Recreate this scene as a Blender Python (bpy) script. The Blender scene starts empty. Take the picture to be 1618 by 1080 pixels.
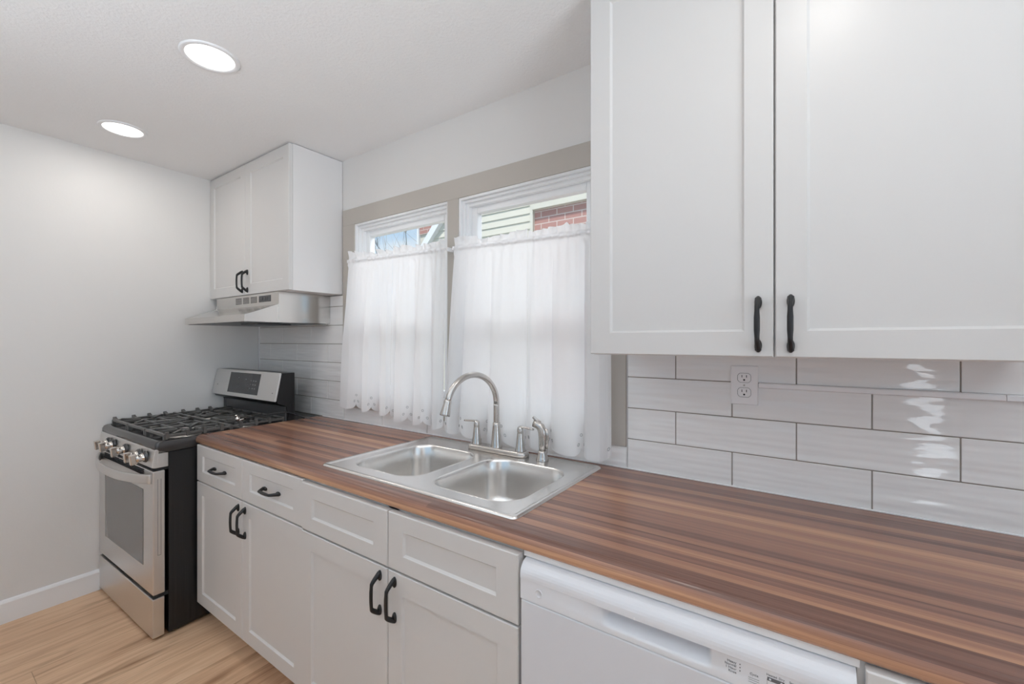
import bpy, bmesh, math, random
from mathutils import Vector, Matrix
S = bpy.context.scene
COL = S.collection
PI = math.pi
rnd = random.Random(7)

# ------------------------------------------------------------ camera, world, lights, exposure
cam = bpy.data.cameras.new('camera')
cam_ob = bpy.data.objects.new('camera', cam); COL.objects.link(cam_ob)
cam.sensor_fit = 'HORIZONTAL'; cam.sensor_width = 36.0
cam.lens = 684.13 / 1618 * 36
cam.shift_y = -1.86 / 1618
cam.clip_start = 0.02; cam.clip_end = 200
cam_ob.location = (3.152, -1.4928, 1.3389)
cam_ob.rotation_euler = (PI / 2, 0, 0.6059)
S.camera = cam_ob
S.view_settings.view_transform = 'Standard'
S.view_settings.look = 'None'
S.view_settings.gamma = 1
S.view_settings.use_curve_mapping = False
S.view_settings.exposure = 0.0
try:
    S.cycles.max_bounces = 12; S.cycles.diffuse_bounces = 8; S.cycles.transparent_max_bounces = 12
    S.cycles.use_denoising = True
    S.cycles.sample_clamp_indirect = 6.0
except Exception:
    pass

def lin(c):
    return tuple(((v / 255) / 12.92 if v / 255 <= 0.04045 else ((v / 255 + 0.055) / 1.055) ** 2.4) for v in c)

world = bpy.data.worlds.new('sky'); S.world = world; world.use_nodes = True
wn = world.node_tree.nodes; wl = world.node_tree.links
bg = wn['Background']
tc = wn.new('ShaderNodeTexCoord'); mp = wn.new('ShaderNodeMapping'); mp.inputs['Scale'].default_value = (2.0, 2.0, 6.0)
nz = wn.new('ShaderNodeTexNoise'); nz.inputs['Scale'].default_value = 2.2; nz.inputs['Detail'].default_value = 6
rp = wn.new('ShaderNodeValToRGB')
rp.color_ramp.elements[0].position = 0.40; rp.color_ramp.elements[0].color = (*lin((160, 203, 238)), 1)
rp.color_ramp.elements[1].position = 0.68; rp.color_ramp.elements[1].color = (*lin((226, 238, 247)), 1)
wl.new(tc.outputs['Generated'], mp.inputs['Vector']); wl.new(mp.outputs[0], nz.inputs['Vector'])
wl.new(nz.outputs[0], rp.inputs[0]); wl.new(rp.outputs[0], bg.inputs[0])
bg.inputs[1].default_value = 1.05

def area_light(name, loc, rot, sx, sy, power, color=(1, 1, 1), shape='RECTANGLE', spread=PI):
    l = bpy.data.lights.new(name, 'AREA'); l.shape = shape; l.size = sx
    if shape in ('RECTANGLE', 'ELLIPSE'): l.size_y = sy
    l.energy = power; l.color = color; l.spread = spread
    o = bpy.data.objects.new(name, l); COL.objects.link(o); o.location = loc; o.rotation_euler = rot
    return o
# area lamps outside the openings; all but the sidelight one are added fill
area_light('added_side_fill', (5.10, -1.75, 1.40), (0, PI / 2 + 0.66, 0), 1.3, 1.5, 32, (0.85, 0.935, 1.0), spread=1.8)  # added fill lamp, tilted up to brighten ceiling and left side
area_light('daylight_sidelight_window', (3.83, -2.90, 0.78), (PI / 2, 0, 0), 0.17, 1.06, 2.4, (0.92, 0.97, 1.0))
area_light('added_room_fill', (2.0, -3.05, 1.20), (PI / 2 + 1.08, 0, 0), 2.1, 1.2, 26, (0.85, 0.935, 1.0), spread=1.55)  # added fill lamp, aimed up to bounce off the ceiling
area_light('added_sink_backlight', (1.8, 0.85, 2.75), (-0.62, 0, 0), 1.9, 0.8, 47, (0.95, 0.98, 1.0))  # added lamp hidden above the window, backlights the curtains
sun = bpy.data.lights.new('sun', 'SUN'); sun.energy = 3.6; sun.angle = 0.02; sun.color = (1.0, 0.96, 0.9)
sun_ob = bpy.data.objects.new('sun', sun); COL.objects.link(sun_ob); sun_ob.location = (2, -8, 14); sun_ob.rotation_euler = (math.radians(30), 0, math.radians(12))
LIGHTS = ((0.392, -0.838), (1.355, -0.824), (3.195, -0.824))   # recessed ceiling lamps
LAMP_POWER = 2.05

# ------------------------------------------------------------ materials
def base_mat(name, col=(0.8, 0.8, 0.8), rough=0.5, metal=0.0, spec=0.5, coat=0.0):
    m = bpy.data.materials.new(name); m.use_nodes = True
    b = m.node_tree.nodes['Principled BSDF']
    b.inputs['Base Color'].default_value = (*col, 1); b.inputs['Roughness'].default_value = rough
    b.inputs['Metallic'].default_value = metal
    b.inputs['Specular IOR Level'].default_value = spec
    if coat: b.inputs['Coat Weight'].default_value = coat; b.inputs['Coat Roughness'].default_value = 0.08
    return m
def nodes(m): return m.node_tree.nodes, m.node_tree.links, m.node_tree.nodes['Principled BSDF']
def add_bump(m, scale, strength, dist=0.01, map_scale=(1, 1, 1), detail=3, coord='Object', rough_var=0.0):
    n, l, b = nodes(m)
    t = n.new('ShaderNodeTexCoord'); mp = n.new('ShaderNodeMapping'); mp.inputs['Scale'].default_value = map_scale
    nz = n.new('ShaderNodeTexNoise'); nz.inputs['Scale'].default_value = scale; nz.inputs['Detail'].default_value = detail
    bp = n.new('ShaderNodeBump'); bp.inputs['Strength'].default_value = strength; bp.inputs['Distance'].default_value = dist
    l.new(t.outputs[coord], mp.inputs[0]); l.new(mp.outputs[0], nz.inputs['Vector']); l.new(nz.outputs[0], bp.inputs['Height'])
    l.new(bp.outputs[0], b.inputs['Normal'])
    return nz
def vary(m, c1, c2, scale, map_scale=(1, 1, 1), lo=0.35, hi=0.65):
    n, l, b = nodes(m)
    t = n.new('ShaderNodeTexCoord'); mp = n.new('ShaderNodeMapping'); mp.inputs['Scale'].default_value = map_scale
    nz = n.new('ShaderNodeTexNoise'); nz.inputs['Scale'].default_value = scale; nz.inputs['Detail'].default_value = 4
    r = n.new('ShaderNodeValToRGB'); r.color_ramp.elements[0].position = lo; r.color_ramp.elements[1].position = hi
    r.color_ramp.elements[0].color = (*c1, 1); r.color_ramp.elements[1].color = (*c2, 1)
    l.new(t.outputs['Object'], mp.inputs[0]); l.new(mp.outputs[0], nz.inputs['Vector']); l.new(nz.outputs[0], r.inputs[0])
    l.new(r.outputs[0], b.inputs['Base Color'])

M = {}
M['wall'] = base_mat('wall_paint', (0.755, 0.742, 0.727), 0.55, spec=0.3); add_bump(M['wall'], 90, 0.06, 0.004)
M['ceiling'] = base_mat('ceiling_paint', (0.86, 0.86, 0.865), 0.85, spec=0.2); add_bump(M['ceiling'], 95, 0.42, 0.006, detail=4)
M['cabinet'] = base_mat('cabinet_paint', (0.665, 0.654, 0.643), 0.34, spec=0.42)
M['carcass'] = base_mat('cabinet_side_paint', (0.77, 0.76, 0.76), 0.28, spec=0.45)
M['trim'] = base_mat('white_trim_paint', (0.84, 0.84, 0.85), 0.35)
M['greige'] = base_mat('greige_casing_paint', lin((186, 180, 172)), 0.42)
M['vinyl'] = base_mat('window_vinyl', (0.86, 0.87, 0.88), 0.3)
M['black'] = base_mat('black_iron_handle', (0.012, 0.012, 0.013), 0.42, spec=0.5); add_bump(M['black'], 300, 0.15, 0.001)
M['gap'] = base_mat('dark_recess', (0.02, 0.02, 0.022), 0.7)
M['enamel'] = base_mat('black_enamel', (0.03, 0.03, 0.032), 0.16, spec=0.8)
M['black_side'] = base_mat('black_side_panel', (0.012, 0.012, 0.013), 0.3, spec=0.5); add_bump(M['black_side'], 5, 0.25, 0.01, (1, 6, 0.15))
M['iron'] = base_mat('cast_iron', (0.085, 0.082, 0.078), 0.30, spec=0.8); add_bump(M['iron'], 260, 0.3, 0.001)
def steel(name, col, rough, stretch, bump=0.012):
    m = base_mat(name, col, rough, 1.0)
    n, l, b = nodes(m)
    t = n.new('ShaderNodeTexCoord'); mp = n.new('ShaderNodeMapping'); mp.inputs['Scale'].default_value = stretch
    nz = n.new('ShaderNodeTexNoise'); nz.inputs['Scale'].default_value = 40; nz.inputs['Detail'].default_value = 5
    mr = n.new('ShaderNodeMapRange'); mr.inputs[3].default_value = rough - 0.03; mr.inputs[4].default_value = rough + 0.04
    bp = n.new('ShaderNodeBump'); bp.inputs['Strength'].default_value = bump; bp.inputs['Distance'].default_value = 0.002
    l.new(t.outputs['Object'], mp.inputs[0]); l.new(mp.outputs[0], nz.inputs['Vector'])
    l.new(nz.outputs[0], mr.inputs[0]); l.new(mr.outputs[0], b.inputs['Roughness'])
    l.new(nz.outputs[0], bp.inputs['Height']); l.new(bp.outputs[0], b.inputs['Normal'])
    return m
M['steel'] = steel('brushed_stainless_steel', (0.74, 0.73, 0.72), 0.36, (0.6, 8, 30))
M['steel_hood'] = steel('hood_stainless_steel', (0.63, 0.61, 0.585), 0.19, (0.6, 0.6, 30))
M['sink'] = steel('sink_stainless_steel', (0.83, 0.815, 0.795), 0.25, (0.6, 14, 14), 0.008)
M['nickel'] = base_mat('brushed_nickel', (0.60, 0.575, 0.55), 0.25, 1.0)
M['chrome'] = base_mat('polished_knob_metal', (0.70, 0.66, 0.62), 0.16, 1.0)
M['alu'] = base_mat('burner_aluminium', (0.62, 0.60, 0.58), 0.38, 1.0)
M['oven_glass'] = base_mat('oven_window_glass', (0.165, 0.165, 0.165), 0.06, 0.0, spec=0.9)
M['display'] = base_mat('control_display_glass', (0.045, 0.046, 0.05), 0.14, spec=0.6)
M['mark'] = base_mat('grey_print', (0.22, 0.22, 0.23), 0.6)
M['darkmark'] = base_mat('dark_grey_print', (0.13, 0.13, 0.14), 0.5)
M['white_plastic'] = base_mat('white_appliance_plastic', (0.765, 0.78, 0.815), 0.28, spec=0.45)
M['white_enamel'] = base_mat('white_appliance_enamel', (0.70, 0.715, 0.755), 0.22, spec=0.45)
M['outlet'] = base_mat('outlet_plastic', (0.92, 0.92, 0.93), 0.3)
M['grout'] = base_mat('tile_grout', lin((150, 143, 136)), 0.8)
M['riser'] = base_mat('dark_grey_riser', (0.055, 0.055, 0.058), 0.22, spec=0.6)
M['tub'] = base_mat('grey_tub', (0.35, 0.35, 0.355), 0.5)
M['cord'] = base_mat('black_rubber', (0.02, 0.02, 0.022), 0.45)
M['filter'] = base_mat('dark_hood_underside', (0.10, 0.10, 0.105), 0.35, 0.8)

# glossy tile with a rippled face
m = M['tile'] = base_mat('glossy_rippled_tile', (0.90, 0.90, 0.895), 0.03, spec=0.6)
n, l, b = nodes(m)
t = n.new('ShaderNodeTexCoord'); mp = n.new('ShaderNodeMapping'); mp.inputs['Scale'].default_value = (4.2, 1, 34)
nz = n.new('ShaderNodeTexNoise'); nz.inputs['Scale'].default_value = 1.0; nz.inputs['Detail'].default_value = 1.2
bp = n.new('ShaderNodeBump'); bp.inputs['Strength'].default_value = 0.7; bp.inputs['Distance'].default_value = 0.008
l.new(t.outputs['Object'], mp.inputs[0]); l.new(mp.outputs[0], nz.inputs['Vector']); l.new(nz.outputs[0], bp.inputs['Height']); l.new(bp.outputs[0], b.inputs['Normal'])

# striped walnut laminate: strips run along x, colour keyed on (y + z) so that it wraps the nose
m = M['counter'] = base_mat('striped_wood_laminate', (0.3, 0.17, 0.1), 0.26, spec=0.45)
n, l, b = nodes(m)
def math_node(op, a, bb=None, c=None):
    k = n.new('ShaderNodeMath'); k.operation = op
    for i, v in enumerate((a, bb, c)):
        if v is None: continue
        if isinstance(v, (int, float)): k.inputs[i].default_value = v
        else: l.new(v, k.inputs[i])
    return k.outputs[0]
t = n.new('ShaderNodeTexCoord'); sp = n.new('ShaderNodeSeparateXYZ'); l.new(t.outputs['Object'], sp.inputs[0])
v = math_node('ADD', sp.outputs[1], sp.outputs[2])
def strip_value(width, length, seed):
    row = math_node('FLOOR', math_node('DIVIDE', math_node('ADD', v, seed), width))
    wr = n.new('ShaderNodeTexWhiteNoise'); wr.noise_dimensions = '1D'; l.new(row, wr.inputs['W'])
    colx = math_node('FLOOR', math_node('DIVIDE', math_node('ADD', sp.outputs[0], math_node('MULTIPLY', wr.outputs[0], 5.0)), length))
    cv = n.new('ShaderNodeCombineXYZ'); l.new(row, cv.inputs[0]); l.new(colx, cv.inputs[1]); cv.inputs[2].default_value = seed * 10
    w2 = n.new('ShaderNodeTexWhiteNoise'); w2.noise_dimensions = '3D'; l.new(cv.outputs[0], w2.inputs['Vector'])
    return w2.outputs[0]
def grain(sx, sv, detail, rough=0.6):
    cv = n.new('ShaderNodeCombineXYZ')
    l.new(math_node('MULTIPLY', sp.outputs[0], sx), cv.inputs[0]); l.new(math_node('MULTIPLY', math_node('ADD', v, 0.117), sv), cv.inputs[1])
    k = n.new('ShaderNodeTexNoise'); k.inputs['Scale'].default_value = 1.0; k.inputs['Detail'].default_value = detail
    k.inputs['Roughness'].default_value = rough
    l.new(cv.outputs[0], k.inputs['Vector']); return k.outputs[0]
s1 = strip_value(0.030, 40, 0.83); s2 = strip_value(0.064, 40, 2.29)  # seeds put pale strips on the nose, painting in its highlight
g1 = grain(0.75, 55, 4); g2 = grain(3, 300, 3)
mix = math_node('ADD', math_node('ADD', math_node('MULTIPLY', s1, 0.36), math_node('MULTIPLY', s2, 0.22)), math_node('ADD', math_node('MULTIPLY', g1, 0.62), math_node('MULTIPLY', g2, 0.30)))
mix = math_node('SUBTRACT', mix, 0.30)
r = n.new('ShaderNodeValToRGB'); cr = r.color_ramp
stops = [(0.12, (104, 76, 68)), (0.32, (138, 103, 90)), (0.48, (160, 118, 98)), (0.64, (190, 144, 115)), (0.84, (222, 180, 144))]
cr.elements[0].position, cr.elements[0].color = stops[0][0], (*lin(stops[0][1]), 1)
cr.elements[1].position, cr.elements[1].color = stops[-1][0], (*lin(stops[-1][1]), 1)
for p_, c_ in stops[1:-1]:
    e = cr.elements.new(p_); e.color = (*lin(c_), 1)
l.new(mix, r.inputs[0]); l.new(r.outputs[0], b.inputs['Base Color'])

# light oak planks running along y
m = M['floor'] = base_mat('oak_plank_floor', (0.5, 0.35, 0.2), 0.42, spec=0.4)
n, l, b = nodes(m)
t = n.new('ShaderNodeTexCoord'); sp = n.new('ShaderNodeSeparateXYZ'); l.new(t.outputs['Object'], sp.inputs[0])
W_, L_ = 0.185, 1.22
row = math_node('FLOOR', math_node('DIVIDE', sp.outputs[0], W_))
wr = n.new('ShaderNodeTexWhiteNoise'); wr.noise_dimensions = '1D'; l.new(row, wr.inputs['W'])
yy = math_node('DIVIDE', math_node('ADD', sp.outputs[1], math_node('MULTIPLY', wr.outputs[0], 3.0)), L_)
seg = math_node('FLOOR', yy)
cv = n.new('ShaderNodeCombineXYZ'); l.new(row, cv.inputs[0]); l.new(seg, cv.inputs[1])
w2 = n.new('ShaderNodeTexWhiteNoise'); w2.noise_dimensions = '2D'; l.new(cv.outputs[0], w2.inputs['Vector'])
def fgrain(sx, sy, detail, dist=0.0):
    c = n.new('ShaderNodeCombineXYZ')
    l.new(math_node('ADD', math_node('MULTIPLY', sp.outputs[0], sx), math_node('MULTIPLY', w2.outputs[0], 40)), c.inputs[0])
    l.new(math_node('MULTIPLY', sp.outputs[1], sy), c.inputs[1])
    k = n.new('ShaderNodeTexNoise'); k.inputs['Scale'].default_value = 1; k.inputs['Detail'].default_value = detail
    k.inputs['Distortion'].default_value = dist
    l.new(c.outputs[0], k.inputs['Vector']); return k.outputs[0]
ga = fgrain(22, 2.0, 5, 0.6); gb = fgrain(130, 5, 3); gc = fgrain(9, 1.1, 4, 1.2)
mx = math_node('ADD', math_node('ADD', math_node('MULTIPLY', ga, 0.55), math_node('MULTIPLY', gb, 0.25)), math_node('MULTIPLY', w2.outputs[0], 0.16))
r = n.new('ShaderNodeValToRGB'); cr = r.color_ramp
stops = [(0.26, (140, 102, 74)), (0.40, (198, 158, 126)), (0.55, (222, 186, 152)), (0.75, (238, 208, 176))]
cr.elements[0].position, cr.elements[0].color = stops[0][0], (*lin(stops[0][1]), 1)
cr.elements[1].position, cr.elements[1].color = stops[-1][0], (*lin(stops[-1][1]), 1)
for p_, c_ in stops[1:-1]:
    e = cr.elements.new(p_); e.color = (*lin(c_), 1)
l.new(mx, r.inputs[0])
# darker heart-wood streaks
r2 = n.new('ShaderNodeValToRGB'); r2.color_ramp.elements[0].position = 0.60; r2.color_ramp.elements[1].position = 0.74
r2.color_ramp.elements[0].color = (0, 0, 0, 1); r2.color_ramp.elements[1].color = (0.75, 0.75, 0.75, 1)
l.new(gc, r2.inputs[0])
mxr = n.new('ShaderNodeMix'); mxr.data_type = 'RGBA'
l.new(r2.outputs[0], mxr.inputs['Factor']); l.new(r.outputs[0], mxr.inputs[6]); mxr.inputs[7].default_value = (*lin((128, 86, 52)), 1)
# thin plank seams
fx = math_node('FRACT', math_node('DIVIDE', sp.outputs[0], W_)); fy = math_node('FRACT', yy)
seam = math_node('MAXIMUM', math_node('LESS_THAN', fx, 0.012), math_node('LESS_THAN', fy, 0.0022))
mx2 = n.new('ShaderNodeMix'); mx2.data_type = 'RGBA'
l.new(math_node('MULTIPLY', seam, 0.45), mx2.inputs['Factor']); l.new(mxr.outputs[2], mx2.inputs[6]); mx2.inputs[7].default_value = (*lin((110, 76, 48)), 1)
l.new(mx2.outputs[2], b.inputs['Base Color'])

def emit(name, col, strength):
    m = bpy.data.materials.new(name); m.use_nodes = True
    nn = m.node_tree.nodes; ll = m.node_tree.links; nn.clear()
    e = nn.new('ShaderNodeEmission'); e.inputs[0].default_value = (*col, 1); e.inputs[1].default_value = strength
    o = nn.new('ShaderNodeOutputMaterial'); ll.new(e.outputs[0], o.inputs[0]); return m
M['lamp'] = emit('lamp_diffuser', (1.0, 0.975, 0.94), 2.6)

m = M['glass'] = bpy.data.materials.new('window_glass'); m.use_nodes = True
nn = m.node_tree.nodes; ll = m.node_tree.links; nn.clear()
tr = nn.new('ShaderNodeBsdfTransparent'); gl = nn.new('ShaderNodeBsdfGlossy'); gl.inputs['Roughness'].default_value = 0.02
mx_ = nn.new('ShaderNodeMixShader'); o = nn.new('ShaderNodeOutputMaterial')
mx_.inputs[0].default_value = 0.05; ll.new(tr.outputs[0], mx_.inputs[1]); ll.new(gl.outputs[0], mx_.inputs[2]); ll.new(mx_.outputs[0], o.inputs[0])

m = M['curtain'] = bpy.data.materials.new('white_sheer_cotton'); m.use_nodes = True
nn = m.node_tree.nodes; ll = m.node_tree.links; nn.clear()
df = nn.new('ShaderNodeBsdfDiffuse'); df.inputs[0].default_value = (0.91, 0.91, 0.92, 1)
tl = nn.new('ShaderNodeBsdfTranslucent'); tl.inputs[0].default_value = (0.92, 0.92, 0.93, 1)
tr = nn.new('ShaderNodeBsdfTransparent')
m1 = nn.new('ShaderNodeMixShader'); m1.inputs[0].default_value = 0.36
m2 = nn.new('ShaderNodeMixShader'); m2.inputs[0].default_value = 0.05
o = nn.new('ShaderNodeOutputMaterial')
ll.new(df.outputs[0], m1.inputs[1]); ll.new(tl.outputs[0], m1.inputs[2]); ll.new(m1.outputs[0], m2.inputs[1]); ll.new(tr.outputs[0], m2.inputs[2]); ll.new(m2.outputs[0], o.inputs[0])

M['siding'] = base_mat('cream_lap_siding', lin((214, 210, 196)), 0.6)
M['bark'] = base_mat('hazed_bark', lin((176, 178, 182)), 0.8)  # bark paled toward the sky, haze put into the colour
M['ground'] = base_mat('ground', (0.35, 0.36, 0.30), 0.9)
M['wood_door'] = base_mat('brown_wood_door', lin((150, 112, 84)), 0.45)
vary(M['wood_door'], lin((138, 100, 74)), lin((160, 122, 92)), 6, (6, 6, 0.6))
m = M['brick'] = base_mat('red_brick', lin((160, 106, 96)), 0.85)
n, l, b = nodes(m)
t = n.new('ShaderNodeTexCoord'); mp = n.new('ShaderNodeMapping'); mp.inputs['Rotation'].default_value = (PI / 2, 0, 0)
bt = n.new('ShaderNodeTexBrick'); bt.inputs['Scale'].default_value = 1.0
bt.inputs['Brick Width'].default_value = 0.215; bt.inputs['Row Height'].default_value = 0.075; bt.inputs['Mortar Size'].default_value = 0.006
bt.inputs['Color1'].default_value = (*lin((182, 134, 124)), 1); bt.inputs['Color2'].default_value = (*lin((168, 120, 112)), 1); bt.inputs['Mortar'].default_value = (*lin((205, 190, 182)), 1)  # brick tones paled, outdoor haze put into the colour
l.new(t.outputs['Object'], mp.inputs[0]); l.new(mp.outputs[0], bt.inputs['Vector']); l.new(bt.outputs[0], b.inputs['Base Color'])

# ------------------------------------------------------------ mesh helpers
class MB:
    """collects shapes in world (or local) coordinates and links them as ONE mesh object"""
    def __init__(s): s.bm = bmesh.new()
    def box(s, x0, x1, y0, y1, z0, z1, bev=0.0, seg=2, rot=None):
        b2 = bmesh.new()
        bmesh.ops.create_cube(b2, size=1.0)
        sx, sy, sz = x1 - x0, y1 - y0, z1 - z0
        for v in b2.verts:
            v.co = Vector(((v.co.x + .5) * sx + x0, (v.co.y + .5) * sy + y0, (v.co.z + .5) * sz + z0))
        if bev > 0:
            bmesh.ops.bevel(b2, geom=b2.edges[:], offset=min(bev, 0.49 * min(abs(sx), abs(sy), abs(sz))), segments=seg, profile=0.5, affect='EDGES')
        if rot is not None: bmesh.ops.transform(b2, matrix=rot, verts=b2.verts[:])
        s.join(b2); return s
    def join(s, b2):
        me = bpy.data.meshes.new('tmp'); b2.to_mesh(me); b2.free(); s.bm.from_mesh(me); bpy.data.meshes.remove(me)
    def lathe(s, prof, center, axis=(0, 0, 1), seg=32, smooth=True):
        """prof: list of (radius, height) along axis"""
        ax = Vector(axis).normalized()
        u = ax.orthogonal().normalized(); w = ax.cross(u)
        c = Vector(center); rings = []
        for r, h in prof:
            if r < 1e-6: rings.append([s.bm.verts.new(c + ax * h)])
            else: rings.append([s.bm.verts.new(c + ax * h + (u * math.cos(2 * PI * i / seg) + w * math.sin(2 * PI * i / seg)) * r) for i in range(seg)])
        for a, b in zip(rings, rings[1:]):
            for i in range(seg):
                j = (i + 1) % seg
                if len(a) == 1 and len(b) == 1: continue
                if len(a) == 1: f = s.bm.faces.new((a[0], b[i], b[j]))
                elif len(b) == 1: f = s.bm.faces.new((a[i], a[j], b[0]))
                else: f = s.bm.faces.new((a[i], a[j], b[j], b[i]))
                f.smooth = smooth
        return s
    def prism(s, poly, axis, a, b, smooth=False):
        """poly of 2D points; axis 'x': (y,z) pts, 'y': (x,z), 'z': (x,y)"""
        def P(p, k):
            return {'x': (k, p[0], p[1]), 'y': (p[0], k, p[1]), 'z': (p[0], p[1], k)}[axis]
        va = [s.bm.verts.new(P(p, a)) for p in poly]; vb = [s.bm.verts.new(P(p, b)) for p in poly]
        nn = len(poly)
        for i in range(nn):
            j = (i + 1) % nn
            f = s.bm.faces.new((va[i], va[j], vb[j], vb[i])); f.smooth = smooth
        s.bm.faces.new(va); s.bm.faces.new(vb[::-1])
        return s
    def sweep(s, pts, sec, up=Vector((0, 0, 1)), closed=False, cap=True, smooth=True, nseg=12, power=1.0):
        """sweep an ellipse: sec(i) -> (a, b) half sizes across 'side' and across 'normal'; up is a reference direction"""
        pts = [Vector(p) for p in pts]; N = len(pts); rings = []
        for i, p in enumerate(pts):
            if closed: tdir = pts[(i + 1) % N] - pts[i - 1]
            else: tdir = pts[min(i + 1, N - 1)] - pts[max(i - 1, 0)]
            tdir.normalize()
            side = tdir.cross(up)
            if side.length < 1e-4: side = tdir.orthogonal()
            side.normalize(); nor = side.cross(tdir).normalized()
            a, b = sec(i / (N - 1))
            rings.append([s.bm.verts.new(p + side * (a * math.copysign(abs(math.cos(2 * PI * k / nseg)) ** power, math.cos(2 * PI * k / nseg))) + nor * (b * math.copysign(abs(math.sin(2 * PI * k / nseg)) ** power, math.sin(2 * PI * k / nseg)))) for k in range(nseg)])
        R = rings + ([rings[0]] if closed else [])
        for a, b in zip(R, R[1:]):
            for k in range(nseg):
                j = (k + 1) % nseg
                f = s.bm.faces.new((a[k], a[j], b[j], b[k])); f.smooth = smooth
        if cap and not closed:
            s.bm.faces.new(rings[0][::-1]); s.bm.faces.new(rings[-1])
        return s
    def tube(s, pts, r, nseg=12, **k):
        return s.sweep(pts, (lambda t: (r, r)) if not callable(r) else (lambda t: (r(t), r(t))), nseg=nseg, **k)
    def quad(s, *p):
        s.bm.faces.new([s.bm.verts.new(q) for q in p]); return s
    def build(s, name, mat, parent=None, origin=(0, 0, 0), label=None):
        bmesh.ops.recalc_face_normals(s.bm, faces=s.bm.faces[:])
        o = Vector(origin)
        if o.length: bmesh.ops.translate(s.bm, vec=-o, verts=s.bm.verts[:])
        me = bpy.data.meshes.new(name); s.bm.to_mesh(me); s.bm.free()
        me.materials.append(mat)
        ob = bpy.data.objects.new(name, me); COL.objects.link(ob)
        if parent is not None: ob.parent = parent
        elif o.length: ob.location = o
        if label: ob['label'] = label
        return ob

def thing(name, label, cat, loc=(0, 0, 0), rz=0.0, group=None):
    e = bpy.data.objects.new(name, None); COL.objects.link(e)
    e.location = loc; e.rotation_euler = (0, 0, rz); e.empty_display_size = 0.1
    tag(e, label, cat, group); return e
def tag(o, label, cat, group=None):
    o['label'] = label; o['category'] = cat
    if group: o['group'] = group
def struct(o): o['kind'] = 'structure'; return o
def copy_tree(o, parent=None, link_label=True):
    c = o.copy(); COL.objects.link(c)
    if parent is not None: c.parent = parent
    for ch in list(o.children): copy_tree(ch, c)
    return c
def smooth_arc(cx, cy, r, a0, a1, n):
    return [(cx + r * math.cos(a0 + (a1 - a0) * i / n), cy + r * math.sin(a0 + (a1 - a0) * i / n)) for i in range(n + 1)]

# ------------------------------------------------------------ the room shell
CEIL = 2.3688
RX, FY = 4.9, -2.75           # right wall, wall behind the camera
def lw(y): return -0.035 - 0.025 * y          # the left wall is very slightly out of square
struct(MB().box(-0.4, RX + 0.12, FY - 0.15, 0.14, -0.06, 0.0).build('floor', M['floor']))
struct(MB().box(-0.4, RX + 1.3, FY - 1.3, 0.14, CEIL, CEIL + 0.08).build('ceiling', M['ceiling']))  # slab overhang added beyond the walls to keep sun out of the windows
struct(MB().prism([(lw(0.14), 0.14), (lw(FY - .12), FY - .12), (-0.35, FY - .12), (-0.35, 0.14)], 'z', 0.0, CEIL).build('wall_left', M['wall']))
WX0, WX1, WZ0, WZ1 = 1.05, 2.526, 1.01, 1.997      # rough opening of the sink windows
w = MB()
w.box(-0.3, WX0, 0.0, 0.13, 0, CEIL).box(WX1, RX, 0.0, 0.13, 0, CEIL).box(WX0, WX1, 0.0, 0.13, 0, WZ0).box(WX0, WX1, 0.0, 0.13, WZ1, CEIL)
w.box(1.772, 1.828, 0.0, 0.13, WZ0, WZ1)
struct(w.build('wall_back', M['wall']))
# wall behind the camera: an unseen room window added for light, a narrow door sidelight, and a brown entry door
w = MB(); y0, y1 = FY - 0.12, FY
xs = [(-0.3, 1.15), (3.25, 3.74), (3.92, 4.02), (4.86, RX)]
for a, c in xs: w.box(a, c, y0, y1, 0, CEIL)
w.box(1.15, 3.25, y0, y1, 0, 0.9).box(1.15, 3.25, y0, y1, 2.2, CEIL)
w.box(3.74, 3.92, y0, y1, 0, 0.25).box(3.74, 3.92, y0, y1, 1.32, CEIL)
w.box(4.02, 4.86, y0, y1, 2.08, CEIL)
struct(w.build('wall_front', M['wall']))
d1 = struct(MB().box(4.02, 4.86, FY - 0.09, FY - 0.04, 0.005, 2.08, 0.004).build('door_1', M['wood_door']))
h = MB(); h.lathe([(0, 0), (.012, 0), (.012, .03), (.027, .04), (.027, .055), (0, .06)], (4.09, FY - .04, 1.0), (0, 1, 0)); h.build('door_knob', M['nickel'], d1)
w = MB(); x0, x1 = RX, RX + 0.12
w.box(x0, x1, FY - .12, -2.5, 0, CEIL).box(x0, x1, -0.6, 0.13, 0, CEIL).box(x0, x1, -2.5, -0.6, 0, 0.75).box(x0, x1, -2.5, -0.6, 2.2, CEIL)
struct(w.build('wall_right', M['wall']))
def simple_window(name, axis, a0, a1, c, z0, z1, mid=True):
    """white sash window: frame and glass in an opening of a wall (axis of the wall plane 'x' or 'y')"""
    f = MB(); t = min(0.05, (a1 - a0) * .14)
    def bx(a, b, q, r):
        if axis == 'y': f.box(a, b, c - 0.03, c + 0.03, q, r, 0.004)
        else: f.box(c - 0.03, c + 0.03, a, b, q, r, 0.004)
    bx(a0, a0 + t, z0, z1); bx(a1 - t, a1, z0, z1); bx(a0 + t, a1 - t, z0, z0 + t); bx(a0 + t, a1 - t, z1 - t, z1)
    if mid: bx((a0 + a1) / 2 - .02, (a0 + a1) / 2 + .02, z0 + t, z1 - t)
    fo = struct(f.build(name, M['vinyl']))
    g = MB()
    if axis == 'y': g.box(a0 + t, a1 - t, c - .003, c + .003, z0 + t, z1 - t)
    else: g.box(c - .003, c + .003, a0 + t, a1 - t, z0 + t, z1 - t)
    g.build('window_pane', M['glass'], fo)
simple_window('added_window_3', 'y', 1.15, 3.25, FY - 0.06, 0.9, 2.2)  # unseen window, put in to bring light into the room
simple_window('window_4', 'y', 3.74, 3.92, FY - 0.06, 0.25, 1.32, mid=False)
simple_window('added_window_5', 'x', -2.5, -0.6, RX + 0.06, 0.75, 2.2)  # unseen right-wall window, added as a light opening

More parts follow.
